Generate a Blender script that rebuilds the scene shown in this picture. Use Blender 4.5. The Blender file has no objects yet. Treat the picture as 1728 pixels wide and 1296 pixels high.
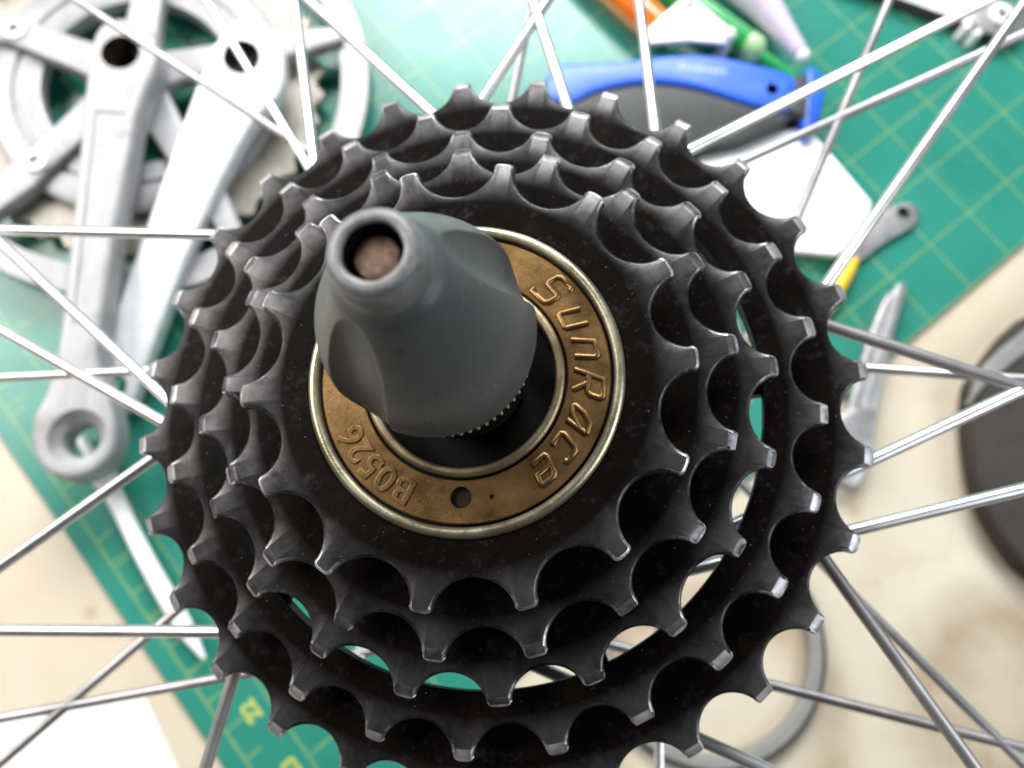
import bpy, bmesh, math, random
from mathutils import Vector, Matrix

random.seed(7)
MM = 0.001
R = math.radians
scene = bpy.context.scene
COL = scene.collection

# ------------------------------------------------------------------ camera
cam_d = bpy.data.cameras.new("camera")
cam = bpy.data.objects.new("camera", cam_d)
COL.objects.link(cam)
cam_d.sensor_width = 36.0
cam_d.lens = 29.75
cam_d.clip_start = 0.005
cam_d.clip_end = 50.0
cam.matrix_world = Matrix(((0.998212, -0.033748, -0.049327, -38.094 * MM),
                           (0.020013, 0.966419, -0.25619, -38.881 * MM),
                           (0.056317, 0.254745, 0.965367, 339.894 * MM),
                           (0, 0, 0, 1)))
cam_d.dof.use_dof = True
cam_d.dof.focus_distance = 0.104
cam_d.dof.aperture_fstop = 21.5
scene.camera = cam

# ------------------------------------------------------------------ world and lamps
world = bpy.data.worlds.new("World")
scene.world = world
world.use_nodes = True
bg = world.node_tree.nodes["Background"]
bg.inputs[0].default_value = (1.0, 0.96, 0.93, 1)
bg.inputs[1].default_value = 0.04


def area_light(name, loc, target, sx, sy, power, color):
    d = bpy.data.lights.new(name, 'AREA')
    d.shape = 'RECTANGLE'
    d.size, d.size_y = sx, sy
    d.energy = power
    d.color = color
    o = bpy.data.objects.new(name, d)
    COL.objects.link(o)
    o.location = loc
    o.rotation_euler = (Vector(target) - Vector(loc)).to_track_quat('-Z', 'Y').to_euler()
    return o


area_light("window_light", (-0.03, 1.10, 1.02), (-0.02, 0.05, 0.08), 0.80, 0.60, 36, (0.95, 0.98, 1.0))
area_light("side_window_light", (-1.0, 0.45, 0.85), (-0.15, 0.03, 0.05), 0.9, 0.8, 25, (1.0, 0.98, 0.95))
area_light("room_light", (0.85, -0.25, 0.85), (0.0, 0.0, 0.2), 0.6, 0.6, 8, (0.86, 0.94, 1.0))

vs = scene.view_settings
vs.view_transform = 'Standard'
vs.look = 'None'
vs.exposure = 0.0
vs.gamma = 1.0

# ------------------------------------------------------------------ frames
# the wheel sits in its stand, tilted about ten degrees to the bench
WHEEL = Matrix(((0.985973, 0.0, -0.166903, -38.804 * MM),
                (-0.006456, 0.999252, -0.03814, -8.867 * MM),
                (0.166778, 0.038683, 0.985235, 229.062 * MM),
                (0, 0, 0, 1)))


# ------------------------------------------------------------------ material helpers
class NT:
    def __init__(self, name):
        self.m = bpy.data.materials.new(name)
        self.m.use_nodes = True
        self.t = self.m.node_tree
        self.b = self.t.nodes["Principled BSDF"]

    def n(self, typ, **kw):
        x = self.t.nodes.new(typ)
        for k, v in kw.items():
            if k.startswith('i_'):
                x.inputs[k[2:].replace('_', ' ')].default_value = v
            else:
                setattr(x, k, v)
        return x

    def l(self, a, b):
        self.t.links.new(a, b)

    def coord(self, which='Object'):
        return self.n('ShaderNodeTexCoord').outputs[which]

    def noise(self, vec, scale, detail=4, rough=0.55, dist=0.0):
        x = self.n('ShaderNodeTexNoise')
        x.inputs['Scale'].default_value = scale
        x.inputs['Detail'].default_value = detail
        x.inputs['Roughness'].default_value = rough
        x.inputs['Distortion'].default_value = dist
        if vec is not None:
            self.l(vec, x.inputs['Vector'])
        return x.outputs['Fac']

    def ramp(self, fac, stops):
        x = self.n('ShaderNodeValToRGB')
        cr = x.color_ramp
        while len(cr.elements) < len(stops):
            cr.elements.new(0.5)
        for e, (p, c) in zip(cr.elements, stops):
            e.position = p
            e.color = c if len(c) == 4 else (*c, 1)
        self.l(fac, x.inputs[0])
        return x.outputs[0]

    def math(self, op, a, b=None, clamp=False):
        x = self.n('ShaderNodeMath', operation=op, use_clamp=clamp)
        for i, v in enumerate((a, b)):
            if v is None:
                continue
            if isinstance(v, (int, float)):
                x.inputs[i].default_value = v
            else:
                self.l(v, x.inputs[i])
        return x.outputs[0]

    def mix(self, fac, a, b):
        x = self.n('ShaderNodeMix', data_type='RGBA')
        for key, v in ((0, fac), (6, a), (7, b)):
            if isinstance(v, (int, float)):
                x.inputs[key].default_value = v
            elif isinstance(v, tuple):
                x.inputs[key].default_value = v if len(v) == 4 else (*v, 1)
            else:
                self.l(v, x.inputs[key])
        return x.outputs[2]

    def bump(self, h, strength=0.2, dist=0.0002):
        x = self.n('ShaderNodeBump')
        x.inputs['Strength'].default_value = strength
        x.inputs['Distance'].default_value = dist
        self.l(h, x.inputs['Height'])
        self.l(x.outputs[0], self.b.inputs['Normal'])

    def set(self, **kw):
        for k, v in kw.items():
            s = self.b.inputs[k.replace('_', ' ')]
            if isinstance(v, (int, float)):
                s.default_value = v
            elif isinstance(v, tuple):
                s.default_value = v if len(v) == 4 else (*v, 1)
            else:
                self.l(v, s)
        return self


def simple(name, color, rough=0.5, metal=0.0, var=0.15, scale=120.0, bump=0.0, **kw):
    t = NT(name)
    c = t.coord()
    f = t.noise(c, scale, 5)
    lo = tuple(x * (1 - var) for x in color)
    hi = tuple(min(1, x * (1 + var)) for x in color)
    t.set(Base_Color=t.ramp(f, ((0.3, lo), (0.7, hi))), Metallic=metal)
    f2 = t.noise(c, scale * 2.3, 4)
    x = t.n('ShaderNodeMapRange')
    x.inputs['To Min'].default_value = max(0.02, rough - 0.08)
    x.inputs['To Max'].default_value = min(1, rough + 0.1)
    t.l(f2, x.inputs['Value'])
    t.set(Roughness=x.outputs[0], **kw)
    if bump:
        t.bump(t.noise(c, scale * 6, 5), bump)
    return t.m


def m_sprocket(name, root_r, tip_r):
    """black oxide steel: worn greyer on the teeth where the chain runs, scuffed and oily"""
    t = NT(name)
    c = t.coord()
    sep = t.n('ShaderNodeSeparateXYZ')
    t.l(c, sep.inputs[0])
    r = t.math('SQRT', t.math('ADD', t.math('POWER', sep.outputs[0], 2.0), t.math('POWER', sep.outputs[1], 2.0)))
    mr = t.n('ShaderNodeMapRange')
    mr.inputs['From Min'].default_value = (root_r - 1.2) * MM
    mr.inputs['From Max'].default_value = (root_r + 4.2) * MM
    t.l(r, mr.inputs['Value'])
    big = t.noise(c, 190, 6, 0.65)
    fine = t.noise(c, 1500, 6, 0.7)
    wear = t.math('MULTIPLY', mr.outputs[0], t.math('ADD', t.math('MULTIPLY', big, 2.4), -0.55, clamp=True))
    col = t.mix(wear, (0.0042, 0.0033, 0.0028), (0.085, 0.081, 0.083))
    scuff = t.ramp(t.noise(c, 420, 8, 0.75), ((0.55, (0, 0, 0)), (0.75, (1, 1, 1))))
    col = t.mix(t.math('MULTIPLY', scuff, 0.16), col, (0.12, 0.115, 0.115))
    rust = t.ramp(t.noise(c, 160, 5, 0.6), ((0.56, (0, 0, 0)), (0.74, (1, 1, 1))))
    col = t.mix(t.math('MULTIPLY', rust, 0.08), col, (0.05, 0.030, 0.020))
    speck = t.ramp(t.noise(c, 2600, 2, 0.5), ((0.73, (0, 0, 0)), (0.77, (1, 1, 1))))
    col = t.mix(t.math('MULTIPLY', speck, 0.55), col, (0.25, 0.24, 0.22))
    ro = t.ramp(t.math('ADD', t.math('MULTIPLY', big, 0.6), t.math('MULTIPLY', fine, 0.4)),
                ((0.3, (0.22, 0.22, 0.22)), (0.72, (0.43, 0.43, 0.43))))
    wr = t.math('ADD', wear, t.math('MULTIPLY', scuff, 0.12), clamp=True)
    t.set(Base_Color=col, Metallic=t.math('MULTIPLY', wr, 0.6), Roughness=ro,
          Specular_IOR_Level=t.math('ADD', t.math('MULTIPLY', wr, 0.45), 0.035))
    t.bump(t.math('ADD', t.math('MULTIPLY', fine, 0.5), t.math('MULTIPLY', big, 1.0)), 0.3, 0.00018)
    return t.m


def m_worn_edge(name, root_r, tip_r):
    """rounded edge of a sprocket: coating rubbed through, most of all towards the tooth tips"""
    t = NT(name)
    c = t.coord()
    sep = t.n('ShaderNodeSeparateXYZ')
    t.l(c, sep.inputs[0])
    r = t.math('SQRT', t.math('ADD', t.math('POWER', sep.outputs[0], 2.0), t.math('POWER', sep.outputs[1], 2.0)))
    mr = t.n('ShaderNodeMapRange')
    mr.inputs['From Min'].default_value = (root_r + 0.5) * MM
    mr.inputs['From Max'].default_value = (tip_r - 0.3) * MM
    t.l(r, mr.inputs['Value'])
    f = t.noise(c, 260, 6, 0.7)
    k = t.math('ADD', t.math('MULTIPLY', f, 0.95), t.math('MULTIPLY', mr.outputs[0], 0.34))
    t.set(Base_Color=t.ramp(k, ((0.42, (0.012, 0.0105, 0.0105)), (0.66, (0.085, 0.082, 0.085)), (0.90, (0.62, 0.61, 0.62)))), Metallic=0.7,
          Roughness=t.ramp(t.noise(c, 900, 4), ((0.3, (0.30,) * 3), (0.7, (0.5,) * 3))))
    t.bump(t.noise(c, 1400, 5), 0.35, 0.0001)
    return t.m


def m_brass(name, lo, hi, rough, metal=0.85):
    """brass plate, turned in a lathe: fine circular streaks plus tarnish"""
    t = NT(name)
    c = t.coord()
    sep = t.n('ShaderNodeSeparateXYZ')
    t.l(c, sep.inputs[0])
    r = t.math('SQRT', t.math('ADD', t.math('POWER', sep.outputs[0], 2.0), t.math('POWER', sep.outputs[1], 2.0)))
    comb = t.n('ShaderNodeCombineXYZ')
    t.l(t.math('MULTIPLY', r, 9000.0), comb.inputs[0])
    streak = t.noise(comb.outputs[0], 1.0, 3)
    tarn = t.noise(c, 170, 7, 0.65)
    f = t.math('ADD', t.math('MULTIPLY', streak, 0.35), t.math('MULTIPLY', tarn, 0.65))
    col = t.ramp(f, ((0.32, lo), (0.68, hi)))
    spot = t.ramp(t.noise(c, 700, 5, 0.7), ((0.60, (0, 0, 0)), (0.72, (1, 1, 1))))
    col = t.mix(t.math('MULTIPLY', spot, 0.55), col, tuple(x * 0.30 for x in lo))
    t.set(Base_Color=col, Metallic=metal,
          Roughness=t.ramp(tarn, ((0.3, (rough - 0.08,) * 3), (0.7, (rough + 0.12,) * 3))))
    t.bump(t.math('ADD', streak, t.math('MULTIPLY', t.noise(c, 2200, 5), 0.8)), 0.25, 0.00012)
    return t.m


def m_nut():
    t = NT("nut_grey_plastic")
    c = t.coord()
    a = t.noise(c, 90, 5, 0.6)
    b = t.noise(c, 1800, 5, 0.7)
    col = t.ramp(a, ((0.3, (0.047, 0.050, 0.051)), (0.7, (0.074, 0.077, 0.077))))
    speck = t.ramp(t.noise(c, 1100, 3, 0.5), ((0.69, (0, 0, 0)), (0.73, (1, 1, 1))))
    col = t.mix(t.math('MULTIPLY', speck, 0.5), col, (0.3, 0.3, 0.29))
    dark = t.ramp(t.noise(c, 520, 2, 0.5), ((0.27, (1, 1, 1)), (0.30, (0, 0, 0))))
    col = t.mix(t.math('MULTIPLY', dark, 0.6), col, (0.015, 0.015, 0.015))
    # lighter tip: rubbed plastic plus the rim's window highlight put into colour
    sep = t.n('ShaderNodeSeparateXYZ')
    t.l(c, sep.inputs[0])
    mr = t.n('ShaderNodeMapRange')
    mr.inputs['From Min'].default_value = 0.0415
    mr.inputs['From Max'].default_value = 0.0455
    t.l(sep.outputs[2], mr.inputs['Value'])
    rub_highlight = t.math('MULTIPLY', mr.outputs[0], t.ramp(t.noise(c, 480, 6, 0.7), ((0.30, (0.15, 0.15, 0.15)), (0.55, (1, 1, 1)))))
    col = t.mix(t.math('MULTIPLY', rub_highlight, 0.6), col, (0.24, 0.235, 0.24))
    t.set(Base_Color=col, Roughness=t.ramp(a, ((0.3, (0.33,) * 3), (0.7, (0.44,) * 3))), Specular_IOR_Level=0.5)
    t.bump(t.math('ADD', b, t.math('MULTIPLY', a, 2.0)), 0.18, 0.00012)
    return t.m


def m_rust():
    t = NT("rusty_rod_end")
    c = t.coord()
    f = t.noise(c, 900, 6, 0.7)
    t.set(Base_Color=t.ramp(f, ((0.25, (0.05, 0.025, 0.016)), (0.5, (0.15, 0.085, 0.055)), (0.75, (0.34, 0.27, 0.24)))),
          Metallic=0.35, Roughness=0.6)
    t.bump(f, 0.6, 0.0003)
    return t.m


def m_mat():
    """self-healing cutting mat: printed inch grid with a ruler edge, slightly glossy"""
    t = NT("cutting_mat_green")
    c = t.coord()
    sep = t.n('ShaderNodeSeparateXYZ')
    t.l(c, sep.inputs[0])
    X, Y = sep.outputs[0], sep.outputs[1]

    def lines(v, off, period, half):
        u = t.math('DIVIDE', t.math('SUBTRACT', v, off * MM), period * MM)
        fr = t.math('SUBTRACT', u, t.math('ROUND', u))
        d = t.math('ABSOLUTE', fr)
        return t.math('LESS_THAN', d, half / period)

    def less(v, x):
        return t.math('LESS_THAN', v, x * MM)

    def more(v, x):
        return t.math('GREATER_THAN', v, x * MM)

    g = t.math('MAXIMUM', lines(X, 392.8, 25.9, 0.55), lines(Y, 54.2, 25.9, 0.55))
    inside = t.math('MULTIPLY', more(X, 29.5), more(Y, 1.0))
    g = t.math('MULTIPLY', g, inside)
    rl = t.math('LESS_THAN', t.math('ABSOLUTE', t.math('SUBTRACT', X, 11.6 * MM)), 0.7 * MM)
    tk = t.math('MULTIPLY', lines(Y, 54.2, 12.6, 0.6), t.math('MULTIPLY', more(X, 11.6), less(X, 18.5)))
    tk2 = t.math('MULTIPLY', lines(Y, 54.2, 25.9, 0.6), t.math('MULTIPLY', more(X, 11.6), less(X, 21.0)))
    mask = t.math('MAXIMUM', t.math('MAXIMUM', g, rl), t.math('MAXIMUM', tk, tk2))
    f = t.noise(c, 14, 5)
    green = t.ramp(f, ((0.3, (0.020, 0.180, 0.132)), (0.7, (0.030, 0.225, 0.170))))
    worn = t.noise(c, 260, 5, 0.7)
    fac = t.math('MULTIPLY', mask, t.ramp(worn, ((0.25, (0.14,) * 3), (0.65, (0.50,) * 3))))
    col = t.mix(fac, green, (0.30, 0.40, 0.10))
    for ang, sc in ((0.5, 38.0), (-0.9, 31.0), (1.7, 27.0)):
        mp = t.n('ShaderNodeMapping')
        mp.inputs['Rotation'].default_value = (0, 0, ang)
        mp.inputs['Scale'].default_value = (sc * 14, sc * 0.22, 1)
        t.l(c, mp.inputs['Vector'])
        cut = t.ramp(t.noise(mp.outputs[0], 1.0, 2), ((0.70, (0, 0, 0)), (0.74, (1, 1, 1))))
        col = t.mix(t.math('MULTIPLY', cut, 0.35), col, (0.12, 0.30, 0.24))
    stain = t.ramp(t.noise(c, 26, 6, 0.65), ((0.56, (0, 0, 0)), (0.74, (1, 1, 1))))
    col = t.mix(t.math('MULTIPLY', stain, 0.4), col, (0.012, 0.085, 0.062))
    t.set(Base_Color=col, Roughness=t.ramp(t.noise(c, 60, 5), ((0.3, (0.20,) * 3), (0.7, (0.29,) * 3))),
          Specular_IOR_Level=0.5)
    t.bump(t.noise(c, 2500, 3), 0.15, 0.0002)
    return t.m


def m_bench():
    """cream painted bench top with tea-coloured stains and cup rings"""
    t = NT("bench_cream")
    c = t.coord()
    f = t.noise(c, 9, 6, 0.6)
    col = t.ramp(f, ((0.3, (0.46, 0.385, 0.28)), (0.72, (0.56, 0.50, 0.40))))
    sm = t.ramp(t.noise(c, 22, 6, 0.65), ((0.58, (0, 0, 0)), (0.76, (1, 1, 1))))
    col = t.mix(t.math('MULTIPLY', sm, 0.45), col, (0.42, 0.30, 0.16))
    sep = t.n('ShaderNodeSeparateXYZ')
    t.l(c, sep.inputs[0])

    def ring(cx, cy, r, w, strength, col):
        dx = t.math('SUBTRACT', sep.outputs[0], cx * MM)
        dy = t.math('SUBTRACT', sep.outputs[1], cy * MM)
        d = t.math('SQRT', t.math('ADD', t.math('MULTIPLY', dx, dx), t.math('MULTIPLY', dy, dy)))
        wob = t.math('MULTIPLY', t.math('SUBTRACT', t.noise(c, 45, 3), 0.5), 9 * MM)
        e = t.math('ABSOLUTE', t.math('SUBTRACT', t.math('ADD', d, wob), r * MM))
        mr = t.n('ShaderNodeMapRange', interpolation_type='SMOOTHSTEP')
        mr.inputs['From Min'].default_value = w * MM
        mr.inputs['From Max'].default_value = 0.0
        t.l(e, mr.inputs['Value'])
        k = t.math('MULTIPLY', t.math('MULTIPLY', mr.outputs[0], t.noise(c, 60, 4)), strength)
        return t.mix(k, col, (0.26, 0.17, 0.08))

    col = ring(176, -70, 30, 24, 1.1, col)
    col = ring(180, -80, 0, 66, 0.75, col)
    col = ring(60, -80, 46, 16, 1.1, col)
    col = ring(123, 3, 0, 7, 0.9, col)
    col = ring(121, -37, 0, 5, 0.7, col)
    col = ring(166, -92, 0, 5, 1.0, col)
    col = ring(-179, -44, 0, 4, 0.8, col)
    sp = t.ramp(t.noise(c, 210, 3, 0.5), ((0.70, (0, 0, 0)), (0.76, (1, 1, 1))))
    col = t.mix(t.math('MULTIPLY', sp, 0.4), col, (0.25, 0.18, 0.11))
    t.set(Base_Color=col, Roughness=0.5)
    t.bump(t.noise(c, 400, 5), 0.2, 0.0004)
    return t.m


def m_trans(name, color, rough=0.12, trans=0.75):
    t = NT(name)
    c = t.coord()
    f = t.noise(c, 40, 3)
    t.set(Base_Color=t.ramp(f, ((0.3, tuple(x * 0.85 for x in color)), (0.7, color))), Roughness=rough,
          Transmission_Weight=trans, IOR=1.46)
    return t.m


def m_alloy(name, color, rough, metal, grime_shade):
    """worn aluminium: fine brushing, dull patches and brown chain grease"""
    t = NT(name)
    c = t.coord()
    mp = t.n('ShaderNodeMapping')
    mp.inputs['Scale'].default_value = (900, 60, 60)
    t.l(c, mp.inputs['Vector'])
    brush = t.noise(mp.outputs[0], 1.0, 4)
    patch = t.noise(c, 55, 6, 0.6)
    f = t.math('ADD', t.math('MULTIPLY', brush, 0.45), t.math('MULTIPLY', patch, 0.55))
    col = t.ramp(f, ((0.34, tuple(x * 0.74 for x in color)), (0.66, tuple(min(1, x * 1.14) for x in color))))
    g = t.ramp(t.noise(c, 42, 7, 0.68), ((0.55, (0, 0, 0)), (0.72, (1, 1, 1))))
    col = t.mix(t.math('MULTIPLY', g, grime_shade), col, (0.055, 0.042, 0.033))
    t.set(Base_Color=col, Metallic=metal, Specular_IOR_Level=0.4,
          Roughness=t.ramp(patch, ((0.3, (rough - 0.1,) * 3), (0.7, (rough + 0.1,) * 3))))
    t.bump(t.math('ADD', brush, t.noise(c, 700, 4)), 0.15, 0.0002)
    return t.m


MAT = {}
MAT['facet'] = simple('tooth_facet_black', (0.12, 0.115, 0.12), 0.36, 0.7, 0.6, 500)
MAT['facet_bright'] = simple('tooth_facet_worn', (0.38, 0.36, 0.37), 0.40, 0.7, 0.35, 400)
MAT['plate'] = m_brass("bronze_plate", (0.115, 0.064, 0.024), (0.235, 0.135, 0.050), 0.34)
MAT['plate_letters'] = m_brass('bronze_rubbed', (0.12, 0.068, 0.026), (0.27, 0.155, 0.060), 0.34)
MAT['letter_side_shade'] = simple('letter_side_shade', (0.035, 0.018, 0.007), 0.5, 0.3, 0.4, 400)  # painted shade for the sides of the letters
MAT['bead'] = m_brass("nickel_brass_bead", (0.26, 0.225, 0.13), (0.52, 0.48, 0.35), 0.30)
MAT['lip'] = m_brass("dull_brass_lip", (0.17, 0.12, 0.06), (0.40, 0.32, 0.20), 0.36)
MAT['gap'] = simple("black_grease_and_shade", (0.004, 0.0036, 0.0033), 0.5, 0.0, 0.3, Specular_IOR_Level=0.12)  # near-black for grease; also paints in shade inside bores and recesses
MAT['dark_steel'] = simple("dark_steel", (0.03, 0.029, 0.029), 0.45, 0.5, 0.4, 300)
MAT['nut'] = m_nut()
MAT['steel'] = simple("serrated_steel", (0.62, 0.61, 0.58), 0.28, 0.6, 0.25, 900)
MAT['rust'] = m_rust()
MAT['spoke'] = simple("spoke_steel", (0.64, 0.63, 0.64), 0.30, 0.85, 0.28, 70)
MAT['spoke_shaded'] = simple('shaded_spoke', (0.36, 0.34, 0.345), 0.4, 0.75, 0.35, 70)  # darker copy of the spoke steel, paints in spokes that catch less light
MAT['hub'] = simple("hub_alloy", (0.35, 0.35, 0.36), 0.4, 0.9, 0.2, 200)
MAT['bench'] = m_bench()
MAT['mat'] = m_mat()
MAT['print'] = simple("mat_print_yellow", (0.36, 0.42, 0.09), 0.45, 0.0, 0.15)
MAT['alloy_grey'] = m_alloy("brushed_grey_alloy", (0.38, 0.375, 0.38), 0.46, 0.12, 0.5)
MAT['alloy_bright'] = m_alloy("polished_alloy", (0.78, 0.78, 0.785), 0.38, 0.12, 0.10)
MAT['ring_alloy'] = m_alloy("chainring_alloy", (0.33, 0.325, 0.33), 0.42, 0.15, 0.5)
MAT['ring_steel'] = m_alloy("inner_ring_steel", (0.34, 0.31, 0.26), 0.46, 0.2, 0.7)
MAT['hole_dark'] = simple("near_black_hole", (0.012, 0.010, 0.009), 0.5, 0.0, 0.4)  # near-black colour on hole walls and floors
MAT['grease_brown'] = simple("brown_grease", (0.045, 0.026, 0.016), 0.5, 0.2, 0.5, 250)
MAT['hole_brown'] = simple('dark_brown_hole', (0.022, 0.011, 0.006), 0.6, 0.0, 0.4, 300, Specular_IOR_Level=0.2)  # very dark brown for the dimple in the plate
MAT['white'] = simple("white_plastic", (0.86, 0.86, 0.86), 0.35, 0.0, 0.04)
MAT['ivory'] = simple("ivory_plastic", (0.84, 0.83, 0.76), 0.4, 0.0, 0.05)
MAT['blue'] = simple("blue_plastic", (0.012, 0.10, 0.62), 0.38, 0.0, 0.12, 60, Specular_IOR_Level=0.6)
MAT['blue_dark'] = simple("dark_blue_plastic", (0.006, 0.012, 0.16), 0.5, 0.0, 0.1)
MAT['mark'] = simple("faded_silver_print", (0.30, 0.38, 0.72), 0.5, 0.0, 0.1)
MAT['rubber'] = simple("charcoal_rubber", (0.030, 0.031, 0.030), 0.55, 0.0, 0.25, 160, 0.2)
MAT['orange'] = m_trans("orange_acetate", (0.95, 0.22, 0.015), 0.15, 0.35)
MAT['amber'] = m_trans("amber_acetate", (0.95, 0.50, 0.02), 0.15, 0.4)
MAT['green'] = m_trans("green_acetate", (0.03, 0.42, 0.10), 0.15, 0.35)
MAT['lime'] = m_trans("pale_green_acetate", (0.45, 0.75, 0.35), 0.2, 0.3)
MAT['lavender'] = simple("lavender_plastic", (0.56, 0.49, 0.62), 0.33, 0.0, 0.05)
MAT['yellow'] = simple("yellow_plastic", (0.78, 0.47, 0.01), 0.4, 0.0, 0.08)
MAT['tool_steel'] = simple("tool_steel", (0.40, 0.39, 0.39), 0.4, 0.8, 0.2, 150, 0.1)
MAT['chain_brown'] = simple("oily_chain", (0.13, 0.085, 0.07), 0.4, 0.6, 0.3, 250)
MAT['stand_black'] = simple("stand_dark_paint", (0.030, 0.023, 0.018), 0.8, 0.0, 0.25, 90, 0.1)
MAT['stand_grey'] = simple("stand_grey_edge", (0.20, 0.20, 0.19), 0.5, 0.1, 0.2, 90)
MAT['grey_rubber'] = simple("grey_plastic_hoop", (0.21, 0.205, 0.19), 0.5, 0.0, 0.12, 90)
MAT['black'] = simple("black_plastic", (0.02, 0.02, 0.02), 0.5, 0.0, 0.2)
MAT['paper'] = simple("white_paper", (0.68, 0.665, 0.64), 0.7, 0.0, 0.03, 40)


# ------------------------------------------------------------------ object helpers
def mesh_obj(name, verts, faces, mats, parent=None, idx=None, smooth=None, mw=None):
    me = bpy.data.meshes.new(name)
    me.from_pydata([(x * MM, y * MM, z * MM) for x, y, z in verts], [], faces)
    mats = mats if isinstance(mats, (list, tuple)) else [mats]
    for m in mats:
        me.materials.append(m)
    if idx:
        me.polygons.foreach_set('material_index', idx)
    me.update()
    if smooth:
        me.polygons.foreach_set('use_smooth', [True] * len(me.polygons))
        me.set_sharp_from_angle(angle=R(smooth))
    o = bpy.data.objects.new(name, me)
    COL.objects.link(o)
    if parent:
        o.parent = parent
    if mw is not None:
        o.matrix_world = mw
    return o


def from_bm(name, bm, mats, parent=None, smooth=None):
    bmesh.ops.recalc_face_normals(bm, faces=bm.faces)
    me = bpy.data.meshes.new(name)
    bm.to_mesh(me)
    bm.free()
    for m in (mats if isinstance(mats, (list, tuple)) else [mats]):
        me.materials.append(m)
    if smooth:
        me.polygons.foreach_set('use_smooth', [True] * len(me.polygons))
        me.set_sharp_from_angle(angle=R(smooth))
    o = bpy.data.objects.new(name, me)
    COL.objects.link(o)
    if parent:
        o.parent = parent
    return o


def tag(o, label, cat, group=None, kind=None):
    o['label'] = label
    o['category'] = cat
    if group:
        o['group'] = group
    if kind:
        o['kind'] = kind
    return o


def struct(o):
    o['kind'] = 'structure'
    return o


def thing(name, label, cat, loc=(0, 0, 0), mw=None, group=None):
    o = bpy.data.objects.new(name, None)
    o.empty_display_size = 0.01
    COL.objects.link(o)
    if mw is not None:
        o.matrix_world = mw
    else:
        o.location = [v * MM for v in loc]
    return tag(o, label, cat, group)


def lathe(name, prof, mats, parent=None, seg=96, smooth=40, closed=False, axis=None, ids=None):
    """prof: list of (r, z) in mm, revolved about z"""
    n = len(prof)
    v, f, idx = [], [], []
    for r, z in prof:
        for i in range(seg):
            a = 2 * math.pi * i / seg
            v.append((r * math.cos(a), r * math.sin(a), z))
    rng = range(n if closed else n - 1)
    for k in rng:
        k2 = (k + 1) % n
        for i in range(seg):
            j = (i + 1) % seg
            f.append((k * seg + i, k * seg + j, k2 * seg + j, k2 * seg + i))
            idx.append(ids[k] if ids else 0)
    if axis is not None:
        v = [tuple(axis @ Vector(p)) for p in v]
    return mesh_obj(name, v, f, mats, parent, idx, smooth)


def catmull(pts, sub=4, closed=True):
    out = []
    n = len(pts)
    rng = range(n if closed else n - 1)
    for i in rng:
        g = (lambda k: pts[k % n]) if closed else (lambda k: pts[max(0, min(n - 1, k))])
        p0, p1, p2, p3 = g(i - 1), g(i), g(i + 1), g(i + 2)
        for s in range(sub):
            t = s / sub
            out.append(tuple(0.5 * (2 * b + (c - a) * t + (2 * a - 5 * b + 4 * c - d) * t * t + (3 * b - a - 3 * c + d) * t ** 3)
                             for a, b, c, d in zip(p0, p1, p2, p3)))
    if not closed:
        out.append(tuple(pts[-1]))
    return out


def area2(p):
    return sum(a[0] * b[1] - b[0] * a[1] for a, b in zip(p, p[1:] + p[:1]))


def offset(poly, d):
    """move a closed CCW outline inwards by d"""
    n = len(poly)
    out = []
    for i in range(n):
        a, b, c = Vector(poly[i - 1][:2]), Vector(poly[i][:2]), Vector(poly[(i + 1) % n][:2])
        e1, e2 = (b - a), (c - b)
        if e1.length < 1e-9 or e2.length < 1e-9:
            out.append(tuple(b))
            continue
        e1.normalize()
        e2.normalize()
        n1, n2 = Vector((-e1.y, e1.x)), Vector((-e2.y, e2.x))
        m = n1 + n2
        if m.length < 1e-6:
            m = n1
        m.normalize()
        k = d / max(0.45, m.dot(n1))
        out.append(tuple(b + m * k))
    return out


def prism(name, pts, h0, h1, mats, parent=None, bev=1.0, smooth=35, rounds=3, org=(0, 0)):
    """an outline given real thickness, with a rounded top and bottom edge"""
    pts = [(p[0] - org[0], p[1] - org[1]) for p in pts]
    if area2(pts) < 0:
        pts = pts[::-1]
    n = len(pts)
    loops = []
    loops.append((offset(pts, bev), h0))
    loops.append((pts, h0 + bev))
    for k in range(rounds + 1):
        a = 0.5 * math.pi * k / rounds
        loops.append((offset(pts, bev * (1 - math.cos(a))) if k else pts, h1 - bev + bev * math.sin(a)))
    v, f = [], []
    for lp, z in loops:
        v += [(x, y, z) for x, y in lp]
    for k in range(len(loops) - 1):
        for i in range(n):
            j = (i + 1) % n
            f.append((k * n + i, k * n + j, (k + 1) * n + j, (k + 1) * n + i))
    f.append(tuple(reversed(range(n))))
    f.append(tuple((len(loops) - 1) * n + i for i in range(n)))
    return mesh_obj(name, v, f, mats, parent, None, smooth)


def boolean(o, cutter, op='DIFFERENCE'):
    """cut with an exact boolean, then drop the cutter"""
    bpy.context.view_layer.update()
    md = o.modifiers.new("cut", 'BOOLEAN')
    md.operation = op
    md.solver = 'EXACT'
    md.material_mode = 'TRANSFER'
    md.object = cutter
    bpy.context.view_layer.update()
    dg = bpy.context.evaluated_depsgraph_get()
    me = bpy.data.meshes.new_from_object(o.evaluated_get(dg))
    o.modifiers.clear()
    me.name = o.name
    o.data = me
    bpy.data.objects.remove(cutter)


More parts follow.
